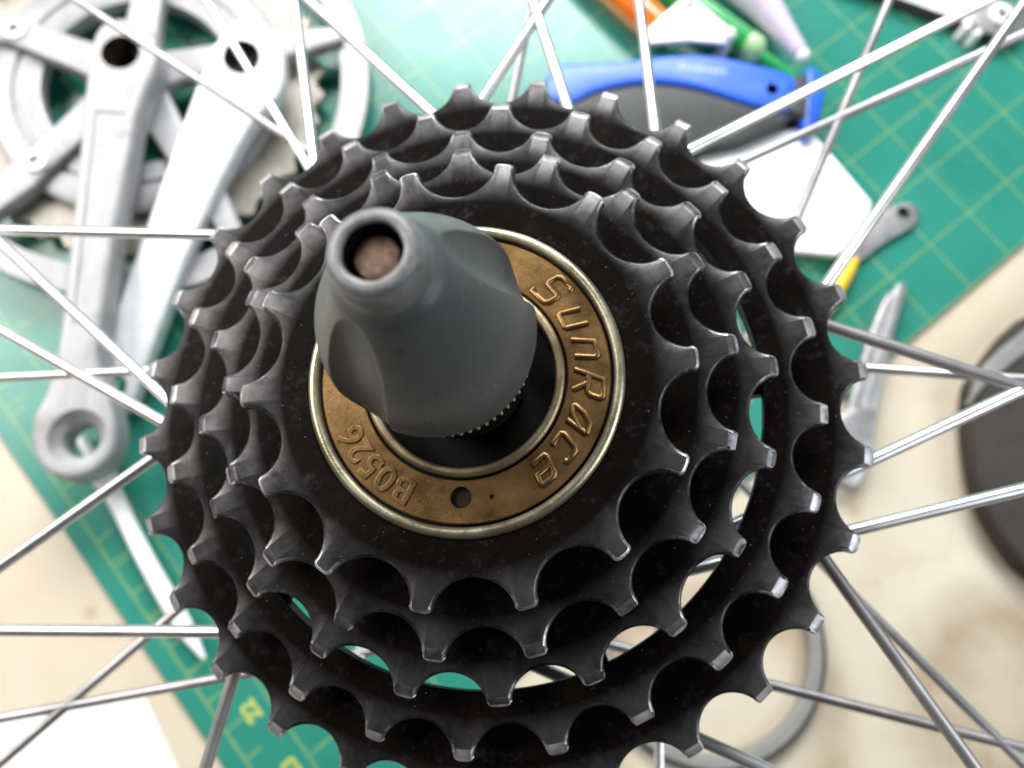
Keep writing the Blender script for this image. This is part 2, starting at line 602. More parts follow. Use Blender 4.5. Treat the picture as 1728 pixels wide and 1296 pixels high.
def cyl_cut(loc, r, z0, z1, mat, seg=40, r2=None, parent=None):
    r2 = r if r2 is None else r2
    v = [(loc[0] + rr * math.cos(2 * math.pi * i / seg), loc[1] + rr * math.sin(2 * math.pi * i / seg), z)
         for rr, z in ((r, z0), (r2, z1)) for i in range(seg)]
    f = [(i, (i + 1) % seg, seg + (i + 1) % seg, seg + i) for i in range(seg)]
    f += [tuple(reversed(range(seg))), tuple(range(seg, 2 * seg))]
    return mesh_obj("cutter", v, f, mat, parent)


def tube(name, path, radii, mat, parent=None, seg=14, smooth=50, flat=1.0):
    """swept tube through path (mm) with a radius per point, closed ends"""
    v, f = [], []
    n = len(path)
    P = [Vector(p) for p in path]
    up = Vector((0, 0, 1))
    for k in range(n):
        d = (P[min(n - 1, k + 1)] - P[max(0, k - 1)]).normalized()
        ref = up if abs(d.dot(up)) < 0.95 else Vector((1, 0, 0))
        s = d.cross(ref).normalized()
        t = s.cross(d).normalized()
        for i in range(seg):
            a = 2 * math.pi * i / seg
            v.append(tuple(P[k] + s * (radii[k] * math.cos(a)) + t * (radii[k] * flat * math.sin(a))))
    for k in range(n - 1):
        for i in range(seg):
            j = (i + 1) % seg
            f.append((k * seg + i, k * seg + j, (k + 1) * seg + j, (k + 1) * seg + i))
    f.append(tuple(reversed(range(seg))))
    f.append(tuple((n - 1) * seg + i for i in range(seg)))
    return mesh_obj(name, v, f, mat, parent, None, smooth)


def text_mesh(items, size, extrude, bevel, shear=0.0, offs=0.0):
    """items: list of (char, matrix in mm) -> joined mesh data in metres"""
    bm = bmesh.new()
    for ch, mtx in items:
        cu = bpy.data.curves.new("glyph", 'FONT')
        cu.body = ch
        cu.size = size
        cu.extrude = extrude
        cu.bevel_depth = bevel
        cu.bevel_resolution = 2
        cu.resolution_u = 6
        cu.shear = shear
        cu.offset = offs
        cu.align_x = 'CENTER'
        cu.align_y = 'CENTER'
        ob = bpy.data.objects.new("glyph", cu)
        COL.objects.link(ob)
        bpy.context.view_layer.update()
        me = bpy.data.meshes.new_from_object(ob.evaluated_get(bpy.context.evaluated_depsgraph_get()))
        me.transform(Matrix.Scale(MM, 4) @ mtx)
        bm.from_mesh(me)
        bpy.data.objects.remove(ob)
        bpy.data.curves.remove(cu)
        bpy.data.meshes.remove(me)
    return bm


# ------------------------------------------------------------------ bench and mat
def slab(name, x0, x1, y0, y1, z0, z1, mat):
    o = prism(name, [(x0, y0), (x1, y0), (x1, y1), (x0, y1)], z0, z1, mat, None, 2.0)
    return o


bench = struct(slab("workbench_top", -620, 620, -480, 760, -32.0, -2.4, MAT['bench']))
mw_mat = Matrix(((0.768, -0.640, 0, -98 * MM), (0.640, 0.768, 0, -134 * MM), (0, 0, 1, 0), (0, 0, 0, 1)))
mat = prism("cutting_mat", [(4.2, 2.0), (914, 2.0), (914, 610), (4.2, 610)], -2.35, 0.0, MAT['mat'], None, 0.5)
mat.matrix_world = mw_mat
tag(mat, "green cutting mat printed with a pale yellow grid on the bench", "cutting mat")
for ch, x, y in (("22", 23.0, 54.3), ("23", 23.2, 28.8)):
    bm = text_mesh([(ch, Matrix.Translation((x, y, 0.05)) @ Matrix.Rotation(R(90), 4, 'Z'))], 8.0, 0.03, 0.0, 0, 0.32)
    from_bm("printed_number", bm, MAT['print'], mat)

# ------------------------------------------------------------------ freewheel
fw = thing("freewheel", "black five-sprocket bicycle freewheel with gold lettered centre plate", "freewheel", mw=WHEEL)

ZS = [0.0, -6.4, -11.9, -17.8, -23.7]
TEETH = [14, 17, 20, 24, 28]
PHASE = [81.14, 73.08, 77.81, 73.35, 83.28]
INNER = [21.7, 20.6, 20.6, 42.3, 44.6]
LABELS = ["smallest front sprocket with scuffed teeth", "second sprocket behind the smallest", "middle sprocket with square tooth tops",
          "second largest ring sprocket with chamfered teeth", "largest rear ring sprocket with bright worn tips"]


def sprocket(T, zc, phase, inner, label, chamfer, seed):
    rnd = random.Random(seed)
    Rp = 12.7 / (2 * math.sin(math.pi / T))
    Rt = 12.7 / 2 * (0.6 + 1 / math.tan(math.pi / T)) - 0.15
    half = math.pi / T
    out = []
    jit = [rnd.uniform(-0.28, 0.28) / Rt for _ in range(T)]
    tjs = [rnd.uniform(-0.35, 0.15) for _ in range(T)]
    for k in range(T):
        a_gap = R(phase) + half + k * 2 * half
        u = Vector((math.cos(a_gap), math.sin(a_gap)))
        w = Vector((-u.y, u.x))
        tw = 1.60 + rnd.uniform(-0.24, 0.22)
        aL = R(phase) + k * 2 * half + jit[k]
        aR = R(phase) + (k + 1) * 2 * half + jit[(k + 1) % T]
        rt = Rt + tjs[k]
        rt2 = Rt + tjs[(k + 1) % T]

        def corner(a, r, side):
            e = Vector((math.cos(a), math.sin(a)))
            q = Vector((-e.y, e.x)) * side
            return [e * r + q * (tw - 0.75), e * (r - 0.17) + q * (tw - 0.28), e * (r - 0.60) + q * tw]

        dep = {14: 5.15, 17: 4.75, 20: 4.4}.get(T, 5.0) + rnd.uniform(-0.1, 0.1)
        cL, cR = corner(aL, rt, 1)[2], corner(aR, rt2, -1)[2]
        cm = (cL + cR) / 2
        hw = (cR - cL) / 2
        bot = Rt - dep - cm.length
        g = []
        for x in range(-11, 12):
            t = math.sin(0.5 * math.pi * x / 11.6)
            g.append(cm + hw * t + cm.normalized() * bot * (1 - t * t) ** 0.61)
        pts = corner(aL, rt, 1) + g + corner(aR, rt2, -1)[::-1]
        # flat tip between tipR and next tipL gets one mid point
        out += [(p.x, p.y) for p in pts]
        mid = Vector((math.cos(aR), math.sin(aR))) * (rt2 + 0.03)
        out.append((mid.x, mid.y))
    n = len(out)
    th = 1.05
    rr = [math.hypot(*p) for p in out]
    i1, i2, ib = offset(out, 0.42), offset(out, 0.14), offset(out, 0.42)
    # the tip of each tooth is ground back into a small slanting facet
    facet = 1.6 if chamfer else 0.0
    tipv = [r > Rt - 1.02 for r in rr]
    z1, z2 = [0.0] * n, [0.15] * n
    z3 = [0.42] * n
    if facet:
        for i in range(n):
            if not tipv[i]:
                continue
            a = math.atan2(out[i][1], out[i][0])
            kk = round((a - R(phase)) / (2 * half))
            ac = R(phase) + kk * 2 * half
            e = Vector((math.cos(ac), math.sin(ac)))
            q = Vector((-e.y, e.x))
            lat = q.dot(Vector(out[i]))
            f_ = facet * (0.85 + 0.3 * random.Random(seed * 100 + kk).random())
            p1 = e * (Rt - f_) + q * lat * 0.78
            p2 = e * (Rt - 0.28) + q * lat * 0.80
            i1[i] = (p1.x, p1.y)
            i2[i] = (p2.x, p2.y)
            z2[i] = 0.85
            z3[i] = 1.15
    ang = [math.atan2(p[1], p[0]) for p in out]
    root = Rt - 5.1
    v, f, idx = [], [], []
    # loops: 0 inner back, 1 inner front, 2 mid front, 3 inset front, 4 edge front, 5 edge back, 6 inset back
    v += [(inner * math.cos(a), inner * math.sin(a), zc - th) for a in ang]
    v += [(inner * math.cos(a), inner * math.sin(a), zc + th) for a in ang]
    rm = max(inner + 0.5, root - 1.2)
    rm = min(rm, root - 0.4)
    v += [(rm * math.cos(a), rm * math.sin(a), zc + th) for a in ang]
    v += [(p[0], p[1], zc + th) for p in i1]
    v += [(p[0], p[1], zc + th - z2[i]) for i, p in enumerate(i2)]
    v += [(p[0], p[1], zc + th - z3[i]) for i, p in enumerate(out)]
    v += [(p[0], p[1], zc - th + 0.4) for p in out]
    v += [(p[0], p[1], zc - th) for p in ib]
    order = [0, 1, 2, 3, 4, 5, 6, 7, 0]
    mid_ids = [0, 0, 0, 1, 1, 0, 1, 0]
    for s in range(8):
        A, Bq = order[s], order[s + 1]
        for i in range(n):
            j = (i + 1) % n
            f.append((A * n + i, A * n + j, Bq * n + j, Bq * n + i))
            idx.append(2 if (s == 3 and chamfer and tipv[i] and tipv[j]) else mid_ids[s])
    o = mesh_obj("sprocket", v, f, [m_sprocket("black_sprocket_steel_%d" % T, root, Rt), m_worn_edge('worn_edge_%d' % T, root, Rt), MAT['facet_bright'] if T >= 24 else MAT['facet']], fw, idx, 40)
    o['label'] = label
    return o


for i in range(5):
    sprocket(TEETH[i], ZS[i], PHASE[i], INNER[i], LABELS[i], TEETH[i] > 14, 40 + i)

# body and carrier
lathe("freewheel_body", [(12.3, -14), (12.3, 0.6), (13.4, 0.6), (13.4, -0.6), (21.6, -0.6), (21.6, -5), (24.4, -5.2), (24.4, -7.6),
                         (27.5, -7.8), (27.5, -11), (30, -11.2), (30, -25), (12.3, -25)], MAT['gap'], fw, 96, 35, closed=True)
for k in range(5):
    a = R(77.81 + 72 * k)
    m = Matrix.Rotation(a, 3, 'Z')
    arm = prism("carrier_arm", [(29, -3.0), (45.3, -2.0), (45.3, 2.0), (29, 3.0)], -24.4, -20.5, MAT['gap'], fw, 0.4)
    arm.matrix_local = Matrix.Rotation(a, 4, 'Z')
lathe("rear_spacer", [(43.0, -19.0), (44.4, -19.0), (44.4, -22.6), (43.0, -22.6)], MAT['gap'], fw, 96, 35, closed=True)

# gold plate set
lathe("bead_ring", [(20.05, 0.2), (20.05, 1.25), (20.2, 1.55), (20.55, 1.75), (20.95, 1.72), (21.3, 1.5), (21.55, 1.1), (21.6, 0.2)],
      MAT['bead'], fw, 128, 60, closed=True)
lathe("grease_gap", [(13.3, 0.25), (20.3, 0.25), (20.3, 0.05), (13.3, 0.05)], MAT['gap'], fw, 96, 30, closed=True)
plate = lathe("cover_plate", [(13.95, 0.3), (13.95, 1.0), (14.1, 1.15), (19.45, 1.15), (19.62, 1.0), (19.62, 0.3)], MAT['plate'], fw, 128, 40, closed=True)
boolean(plate, cyl_cut((16.2 * math.cos(R(-89.3)), 16.2 * math.sin(R(-89.3))), 1.35, 0.32, 2.0, MAT['hole_brown'], 32, 1.5, parent=fw))
boolean(plate, cyl_cut((16.6 * math.cos(R(-75.2)), 16.6 * math.sin(R(-75.2))), 0.32, 0.8, 2.0, MAT['grease_brown'], 14, parent=fw))
lathe("inner_lip", [(12.35, 0.2), (12.35, 1.3), (12.5, 1.5), (12.9, 1.62), (13.4, 1.5), (13.6, 1.2), (13.6, 0.2)], MAT['lip'], fw, 96, 60, closed=True)


def arc_items(chars, r):
    it = []
    for ch, a in chars:
        c, s = math.cos(R(a)), math.sin(R(a))
        it.append((ch, Matrix(((s, c, 0, r * c), (-c, s, 0, r * s), (0, 0, 1, 1.15), (0, 0, 0, 1)))))
    return it


STROKES = {
    'S': (4.5, [[(1, 0.86), (0.92, 1), (0.12, 1), (0, 0.9), (0, 0.6), (0.12, 0.52), (0.85, 0.5), (0.97, 0.42), (0.97, 0.1), (0.85, 0), (0.0, 0), (-0.08, 0.14)]]),
    'u': (3.2, [[(0, 1), (0, 0.12), (0.12, 0), (0.95, 0)], [(0.95, 1), (0.95, -0.03)]]),
    'n': (3.2, [[(0, 0), (0, 1), (0.83, 1), (0.95, 0.88), (0.95, 0)]]),
    'R': (4.3, [[(0, 0), (0, 1), (0.85, 1), (0.98, 0.9), (0.98, 0.58), (0.85, 0.48), (0.0, 0.48)], [(0.42, 0.48), (1.0, 0)]]),
    'a': (3.2, [[(0.95, 1), (0.35, 1), (0.05, 0.6), (0, 0.1), (0.12, 0), (0.5, 0.1), (0.95, 0.7)], [(0.95, 1), (0.95, 0)]]),
    'c': (3.2, [[(0.95, 0.85), (0.85, 1), (0.15, 1), (0, 0.85), (0, 0.15), (0.15, 0), (0.9, 0.0)]]),
    'e': (3.2, [[(0.95, 0), (0.12, 0), (0, 0.12), (0, 0.88), (0.12, 1), (0.85, 1), (0.95, 0.9), (0.95, 0.5), (0.05, 0.5)]]),
}


def stroke_mesh(chars, rc, slant=0.28):
    """letters drawn as stamped strokes, feet towards the axle"""
    bmq = bmesh.new()
    for ch, ang in chars:
        h, lines = STROKES[ch]
        h *= 0.92
        w = 2.7 if h > 3.5 else 2.4
        y0 = -2.0 if h > 3.5 else -1.65
        c, s_ = math.cos(R(ang)), math.sin(R(ang))
        for ln in lines:
            cu = bpy.data.curves.new("stroke", 'CURVE')
            cu.dimensions = '3D'
            cu.bevel_depth = 0.52
            cu.bevel_resolution = 2
            cu.use_fill_caps = True
            sp = cu.splines.new('POLY')
            sp.points.add(len(ln) - 1)
            for pt, (x, y) in zip(sp.points, ln):
                yy = y0 + y * h
                xx = (x - 0.5) * w + yy * slant
                pt.co = (rc * c + xx * s_ + yy * c, rc * s_ - xx * c + yy * s_, 0.96, 1)
            ob = bpy.data.objects.new("stroke", cu)
            COL.objects.link(ob)
            bpy.context.view_layer.update()
            me = bpy.data.meshes.new_from_object(ob.evaluated_get(bpy.context.evaluated_depsgraph_get()))
            me.transform(Matrix.Scale(MM, 4))
            bmq.from_mesh(me)
            bpy.data.objects.remove(ob)
            bpy.data.curves.remove(cu)
            bpy.data.meshes.remove(me)
    return bmq


bm = stroke_mesh((("S", 45.5), ("u", 28.2), ("n", 12.6), ("R", -4.0), ("a", -20.6), ("c", -35.3), ("e", -49.0)), 16.75)


def grime_shade(o):   # shade beside the strokes, put into a dark side colour
    o.data.materials.append(MAT['letter_side_shade'])
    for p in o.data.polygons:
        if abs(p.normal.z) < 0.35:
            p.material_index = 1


grime_shade(from_bm("stamped_lettering", bm, MAT['plate_letters'], plate, 60))
bm = text_mesh(arc_items((("B", -115.9), ("0", -125.6), ("5", -134.6), ("2", -143.2), ("6", -151.4)), 16.9), 4.9, 0.13, 0.08, 0.0, 0.03)
grime_shade(from_bm("stamped_serial_number", bm, MAT['plate_letters'], plate, 40))

# ------------------------------------------------------------------ quick release nut on the axle
nut = thing("quick_release_nut", "dark grey conical quick release nut standing in the gold plate", "nut", mw=WHEEL)
PROF = [(16.4, 10.2), (17.2, 10.7), (19, 11.15), (22, 11.6), (25, 11.65), (28, 11.2), (31, 10.25), (34, 8.95), (37, 7.55), (39.5, 6.3),
        (41.2, 5.4), (42.1, 4.75), (42.8, 4.35), (44.2, 4.2), (45.4, 4.15), (46.1, 3.95), (46.5, 3.55), (46.6, 3.05)]


def prof_r(z):
    for (z0, r0), (z1, r1) in zip(PROF, PROF[1:]):
        if z0 <= z <= z1:
            t = (z - z0) / (z1 - z0)
            return r0 + (r1 - r0) * t
    return PROF[-1][1]


def build_nut():
    curve = catmull(PROF, 10, closed=False)
    seg = 600
    v, f, idx = [], [], []
    cuts = [(R(27), 4.6), (R(236), 4.6)]
    rings = [(z, r, True) for z, r in curve]
    rings += [(46.5, 2.75, False), (46.2, 2.6, False), (45.6, 2.55, False), (37.0, 2.55, False)]
    for z, r, outer in rings:
        for i in range(seg):
            a = 2 * math.pi * i / seg
            rr = r
            if outer:
                for a0, d in cuts:
                    # thumb scoop: a round channel running up the cone
                    dl = math.atan2(math.sin(a - a0), math.cos(a - a0))
                    if abs(dl) < 1.2 and z < 41.5:
                        u_ = (z - 29.6) / 11.6
                        if abs(u_) >= 1:
                            continue
                        D = r - 2.5 * (1 - u_ * u_) + d
                        q = d * d - (D * math.sin(dl)) ** 2
                        if q > 0:
                            lim = D * math.cos(dl) - math.sqrt(q)
                            if lim < rr:
                                rr = lim
            if z > 43.5:
                rr += min(1.0, (z - 43.5)) * (0.05 * math.sin(2 * a + 0.7) + 0.03 * math.sin(5 * a + 2.1) + 0.012 * math.sin(13 * a))
            v.append((rr * math.cos(a), rr * math.sin(a), z))
    n = len(rings)
    for k in range(n - 1):
        for i in range(seg):
            j = (i + 1) % seg
            f.append((k * seg + i, k * seg + j, (k + 1) * seg + j, (k + 1) * seg + i))
            idx.append(1 if k >= n - 3 else 0)  # bore walls coloured black for the shade inside
    f.append(tuple(reversed(range(seg))))
    idx.append(0)
    return mesh_obj("nut_body", v, f, [MAT['nut'], MAT['gap']], nut, idx, 20)


build_nut()
# serrated steel face under the nut
sv, sf = [], []
NS = 60
prof_s = [(13.4, 0.0), (13.4, 1.0), (16.5, 1.0), (16.5, 0.0)]
for z, side in ((13.4, 0), (13.9, 1), (16.0, 1), (16.5, 0)):
    for i in range(NS * 4):
        a = 2 * math.pi * i / (NS * 4)
        r = (10.35 if (i % 4) < 2 else 9.75) if side else 9.6
        sv.append((r * math.cos(a), r * math.sin(a), z))
m4 = NS * 4
for k in range(3):
    for i in range(m4):
        j = (i + 1) % m4
        sf.append((k * m4 + i, k * m4 + j, (k + 1) * m4 + j, (k + 1) * m4 + i))
sf.append(tuple(reversed(range(m4))))
sf.append(tuple(3 * m4 + i for i in range(m4)))
mesh_obj("serrated_washer", sv, sf, MAT['steel'], nut)
lathe("skewer_end", [(0.01, 45.1), (1.2, 45.0), (1.9, 44.8), (2.2, 44.3), (2.25, 36.0), (0.01, 36.0)], MAT['rust'], nut, 40, 40)

# ------------------------------------------------------------------ wheel: hub and spokes
wheel = thing("bicycle_wheel", "steel spoked bicycle wheel and hub behind the black freewheel", "wheel", mw=WHEEL)
lathe("axle_locknut", [(0.01, 13.2), (8.2, 13.2), (8.6, 12.8), (8.6, 2), (7.5, 1.5), (7.5, -20), (0.01, -20)], MAT['gap'], wheel, 48, 35)
lathe("hub_seal", [(7.6, -5.0), (12.25, -5.0), (12.25, -7.0), (7.6, -7.0)], MAT['gap'], wheel, 64, 35, closed=True)
lathe("hub_shell", [(0.01, -25.5), (28, -25.5), (30, -27), (34, -28.6), (35, -29.2), (35, -31.6), (34, -32.2), (22, -33.5), (15, -40), (14.5, -74),
                    (22, -82), (34, -83), (35, -84), (35, -86), (34, -87), (12, -89), (12, -98), (0.01, -98)], MAT['hub'], wheel, 96, 35)
SPOKES = [
    ((-42.2, 51.9, -80.6), (-86.5, 121.0, -76.8)), ((-37.0, 49.4, -35.2), (-46.5, 92.7, -39.6)),
    ((-14.3, 60.5, -34.8), (-42.8, 90.2, -38.6)), ((-54.9, 76.9, -79.8), (-122.9, 122.6, -75.0)),
    ((-4.6, 63.3, -34.9), (7.5, 86.0, -37.2)), ((11.6, 61.1, -34.8), (6.1, 80.3, -36.7)),
    ((-4.6, 90.6, -80.0), (-0.7, 112.6, -78.7)), ((28.0, 55.9, -34.9), (25.4, 85.1, -37.5)),
    ((63.4, 57.3, -80.3), (86.6, 111.0, -77.0)), ((34.5, 51.1, -34.8), (91.8, 83.6, -41.0)),
    ((53.6, 72.6, -80.0), (115.7, 99.7, -76.3)), ((57.0, 24.6, -34.8), (98.4, 82.9, -41.5)),
    ((57.5, 16.8, -34.6), (88.7, 6.6, -37.5)), ((77.6, 20.6, -80.6), (108.3, 17.7, -78.9)),
    ((63.4, -5.6, -35.0), (87.3, 5.9, -37.4)), ((59.8, -17.3, -34.8), (86.9, -10.3, -37.3)),
    ((54.3, -22.9, -34.5), (75.5, -53.5, -37.8)), ((63.8, -21.4, -81.4), (100.1, -60.2, -78.4)),
    ((53.3, -47.3, -81.2), (100.4, -57.0, -78.5)), ((33.8, -50.7, -34.7), (46.0, -55.6, -35.8)),
    ((29.6, -60.1, -81.4), (29.5, -64.9, -81.2)), ((-44.4, -44.6, -34.9), (-48.3, -58.8, -36.2)),
    ((-68.8, -50.3, -80.3), (-116.7, -59.9, -77.6)), ((-49.0, -36.6, -34.7), (-90.9, -37.8, -38.4)),
    ((-80.1, -36.7, -80.2), (-115.1, -69.2, -77.4)), ((-65.1, -7.9, -35.2), (-92.6, -26.6, -38.2)),
    ((-62.2, 0.1, -34.8), (-100.8, 19.5, -38.9)), ((-63.1, 5.4, -34.9), (-104.6, 38.3, -39.7)),
    ((-97.8, 20.5, -79.4), (-129.9, 18.7, -77.6)), ((-57.7, 37.0, -35.5), (-105.2, 41.0, -39.9)),
    ((-35.9, -43.5, -82.1), (-35.8, -46.6, -81.9)),
]
SHADED = {3, 6, 8, 10, 12, 16, 18, 21, 22, 24}  # spokes given the painted-in shaded tone
for si, (A, Bq) in enumerate(SPOKES):
    A, Bq = Vector(A), Vector(Bq)
    d = (Bq - A).normalized()
    s0 = -(A.x * d.x + A.y * d.y) / (d.x ** 2 + d.y ** 2)
    foot = A + d * s0
    start = A + d * (s0 + 4)
    end = foot + d * 285
    tube("spoke", [tuple(start), tuple(start.lerp(end, 0.3)), tuple(end)], [1.08, 1.08, 1.08], MAT['spoke_shaded'] if si in SHADED else MAT['spoke'], wheel, 16, 60)


# ------------------------------------------------------------------ chainset on the mat
def ring_gear(name, ri, ro, teeth, z0, z1, mats, parent, tip=3.0, scallop=0):
    v, f = [], []
    outer, inner = [], []
    per = 8
    for k in range(teeth * per):
        a = 2 * math.pi * k / (teeth * per)
        ph = (k % per) / per
        s = 0.5 - 0.5 * math.cos(2 * math.pi * ph)
        r = ro - tip * (s ** 0.8) if tip else ro
        outer.append((r, a))
        inner.append((ri, a))
    n = len(outer)
    b = 0.4
    loops = [(inner, z0, 0), (inner, z1, 0), (outer, z1, -b), (outer, z1 - b, 0), (outer, z0 + b, 0), (outer, z0, -b)]
    for lp, z, dr in loops:
        v += [((r + dr) * math.cos(a), (r + dr) * math.sin(a), z) for r, a in lp]
    for s in range(6):
        t = (s + 1) % 6
        for i in range(n):
            j = (i + 1) % n
            f.append((s * n + i, s * n + j, t * n + j, t * n + i))
    return mesh_obj(name, v, f, mats, parent, None, 35)


CX, CY = -185.5, 177.2
cs = thing("chainset", "grey alloy triple chainset lying at the edge of the mat, crank pointing down", "chainset", (CX, CY, 0))
ring_gear("chainguard_ring", 87, 99.0, 48, 10.5, 14.0, MAT['ring_alloy'], cs, 0)
ring_gear("middle_chainring", 62, 79.5, 38, 5.5, 9.0, MAT['ring_steel'], cs, 4.2)
lathe("spider_ring", [(40, 9.5), (40, 13), (42, 13.8), (48.5, 13.8), (49.3, 12.6), (51, 12.6), (51.8, 13.8), (60, 13.8), (62, 12.5), (62, 6), (40, 6)],
      MAT['ring_alloy'], cs, 96, 35, closed=True)
for k in range(5):
    a = R(160.7 + 72 * k)
    arm = prism("spider_arm", [(8, -9), (30, -7), (55, -6.5), (62, -7.5), (90, -3.5), (90, 3.5), (62, 7.5), (55, 6.5), (30, 7), (8, 9)], 9.9, 18.0,
                MAT['alloy_grey'], cs, 1.5)
    arm.matrix_local = Matrix.Rotation(a, 4, 'Z')
    bolt = lathe("chainring_bolt", [(0.01, 17.4), (2.2, 17.4), (2.4, 19.3), (4.4, 19.3), (5.0, 18.6), (5.0, 17.0), (0.01, 17.0)],
                 [MAT['alloy_bright'], MAT['hole_dark']], arm, 28, 35, ids=[1, 1, 0, 0, 0, 0])
    bolt.matrix_local = Matrix.Translation((54.5 * MM, 0, 0))
crankA = [(-187.0, 194.2), (-195.8, 188.7), (-197.6, 173.2), (-196.0, 146.1), (-193.3, 97.5), (-191.0, 52.4), (-192.4, 35.3), (-195.7, 24.2),
          (-194.3, 13.3), (-189.0, 5.6), (-180.7, 2.4), (-171.7, 4.8), (-165.9, 12.0), (-165.4, 21.8), (-169.4, 32.8), (-174.9, 46.1),
          (-176.3, 62.2), (-176.2, 99.6), (-174.7, 149.2), (-170.0, 174.9), (-174.3, 188.7)]
crankA = catmull(crankA, 5)
ca = prism("crank_arm", crankA, 17.0, 32.0, MAT['alloy_grey'], cs, 2.6, 40, 4, (CX, CY))
boolean(ca, cyl_cut((0.3, 0.1), 7.6, 24.0, 33.0, MAT['grease_brown'], 36, 7.8, cs))
boolean(ca, cyl_cut((0.3, 0.1), 6.2, 17.5, 26.0, MAT['hole_dark'], 4, 6.2, cs))
boolean(ca, cyl_cut((6.7, -159.7), 6.8, 10.0, 40.0, MAT['alloy_grey'], 36, 6.8, cs))
boolean(ca, cyl_cut((6.7, -159.7), 6.0, 27.0, 33.0, MAT['alloy_grey'], 36, 11.5, cs))
# long shallow channel along the arm
chan = [(-191.5, 150), (-188.9, 97), (-187.0, 60), (-180.3, 60), (-180.2, 97), (-179.2, 150)]
boolean(ca, prism("cutter", [(x, y) for x, y in chan], 31.3, 36, MAT['alloy_grey'], cs, 0.2, None, 2, (CX, CY)))

crankB = [(-135.0, 198.8), (-146.4, 189.3), (-153.1, 171.7), (-170.1, 104.4), (-175.8, 80.3), (-181.7, 61.4), (-184.5, 48), (-184.5, 36),
          (-180, 31), (-174, 31), (-168.5, 36), (-166.0, 45), (-164.0, 52), (-150.0, 102.0), (-132.5, 148.1), (-120.1, 166.6),
          (-121.5, 187.9)]
cb = prism("crank_arm", catmull(crankB, 5), 0.0, 11.0, MAT['alloy_bright'], None, 2.4, 40, 4, (-137, 180))
cb.location = (-137 * MM, 180 * MM, 0)
bpy.context.view_layer.update()


def cut_at(o, loc, r, z0, z1, mat, seg=36, r2=None):
    c = cyl_cut((0, 0), r, z0, z1, mat, seg, r2)
    c.location = (loc[0] * MM, loc[1] * MM, 0)
    boolean(o, c)


cut_at(cb, (-137, 180.3), 7.2, 4.5, 13, MAT['grease_brown'], 36, 7.6)
cut_at(cb, (-137, 180.3), 6.0, -5, 6.5, MAT['hole_dark'], 4)
cut_at(cb, (-176, 42), 5, -5, 20, MAT['hole_dark'], 36)
boolean(cb, prism("cutter", [(-160.5, 105), (-152.5, 105), (-139.5, 150), (-145.5, 152)], 10.4, 15, MAT['alloy_bright'], None, 0.2, None, 2, (0, 0)))
# its upper end rests on the chainset, its lower end on the mat
cb.location.z = 19.6 * MM
cb.rotation_euler = (R(6.6), 0, 0)
tag(cb, "bright polished crank arm lying across the chainset, half under the grey crank", "crank arm")

# ------------------------------------------------------------------ white scriber
stick = [(-189.4, 22.2), (-183.3, 14.3), (-179.1, 8.2), (-173.5, -0.2), (-158.3, -24.2), (-142.6, -46.3), (-133.0, -59.0)]
sp_ = catmull([(x, y, 5.2) for x, y in stick], 5, closed=False)
rads = catmull([(2.1,), (2.8,), (5.1,), (3.4,), (3.3,), (3.4,), (0.8,)], 5, closed=False)
tag(tube("plastic_scriber", sp_, [max(0.5, r[0]) for r in rads], MAT['white'], None, 20, 60),
    "white plastic scriber with a bulge, poking out of the grey crank's pedal hole", "scriber")

# ------------------------------------------------------------------ blue and black grip tool
bt = thing("blue_grip_tool", "hand tool with bright blue and charcoal grip lying at the top", "hand tool", (50, 185, 0))
O = (50, 185)
grip = [(-8.0, 181.0), (2.6, 179.2), (11.8, 184.5), (25.2, 188.9), (41.3, 191.4), (60.0, 189.5), (78.7, 184.2), (96.9, 180.4), (103.3, 196.6),
        (108.3, 196.9), (106.0, 179.1), (96.8, 170.5), (77.5, 160.6), (56.1, 154.5), (32.6, 159.7), (6.5, 165.6), (-7.9, 172.1)]
prism("rubber_grip", grip, 1.0, 14.0, MAT['rubber'], bt, 2.6, 45, 4, O)
blue = [(-9.7, 185.6), (-3.2, 194.1), (11.3, 195.9), (32.6, 199.3), (46.0, 202.0), (64.9, 203.1), (82.3, 200.2), (102.2, 194.4), (100.9, 183.1),
        (97.0, 176.3), (77.2, 180.3), (58.8, 185.8), (40.3, 187.7), (24.4, 185.3), (11.2, 180.9), (2.1, 175.4), (-8.3, 176.0)]
bl = prism("blue_grip", catmull(blue, 3), 2.0, 16.0, MAT['blue'], bt, 2.0, 45, 4, O)
bpy.context.view_layer.update()
cut_at(bl, (91.8, 187.1), 2.9, -2, 20, MAT['blue_dark'])
cap = [(108.7, 198.0), (113.7, 199.5), (117.1, 194.5), (115.8, 183.8), (111.5, 170.1), (105.4, 166.5)]
prism("end_cap", catmull(cap, 3), 1.0, 15.0, MAT['blue'], bt, 2.4, 45, 4, O)
prism("collar", [(101.5, 195), (109.5, 196.5), (107.5, 174), (98.5, 177)], 2.0, 15.4, MAT['rubber'], bt, 1.5, 45, 3, O)
# the faded print on the blue grip, worn past reading
bmx = bmesh.new()
for i in range(9):
    x = 49.8 + i * 2.45
    y = 196.1 - i * 0.17
    wv, hv = 1.5 + 0.4 * (i % 3 == 0), 2.9
    vs_ = [bmx.verts.new(((x + dx - 50) * MM, (y + dy - 185) * MM, z * MM)) for z in (16.02, 16.1) for dx, dy in
           ((0, -hv / 2), (wv, -hv / 2), (wv + 0.5, hv / 2), (0.5, hv / 2))]
    bmx.faces.new(vs_[0:4][::-1])
    bmx.faces.new(vs_[4:8])
    for q in range(4):
        bmx.faces.new((vs_[q], vs_[(q + 1) % 4], vs_[4 + (q + 1) % 4], vs_[4 + q]))
from_bm("faded_print", bmx, MAT['mark'], bt)


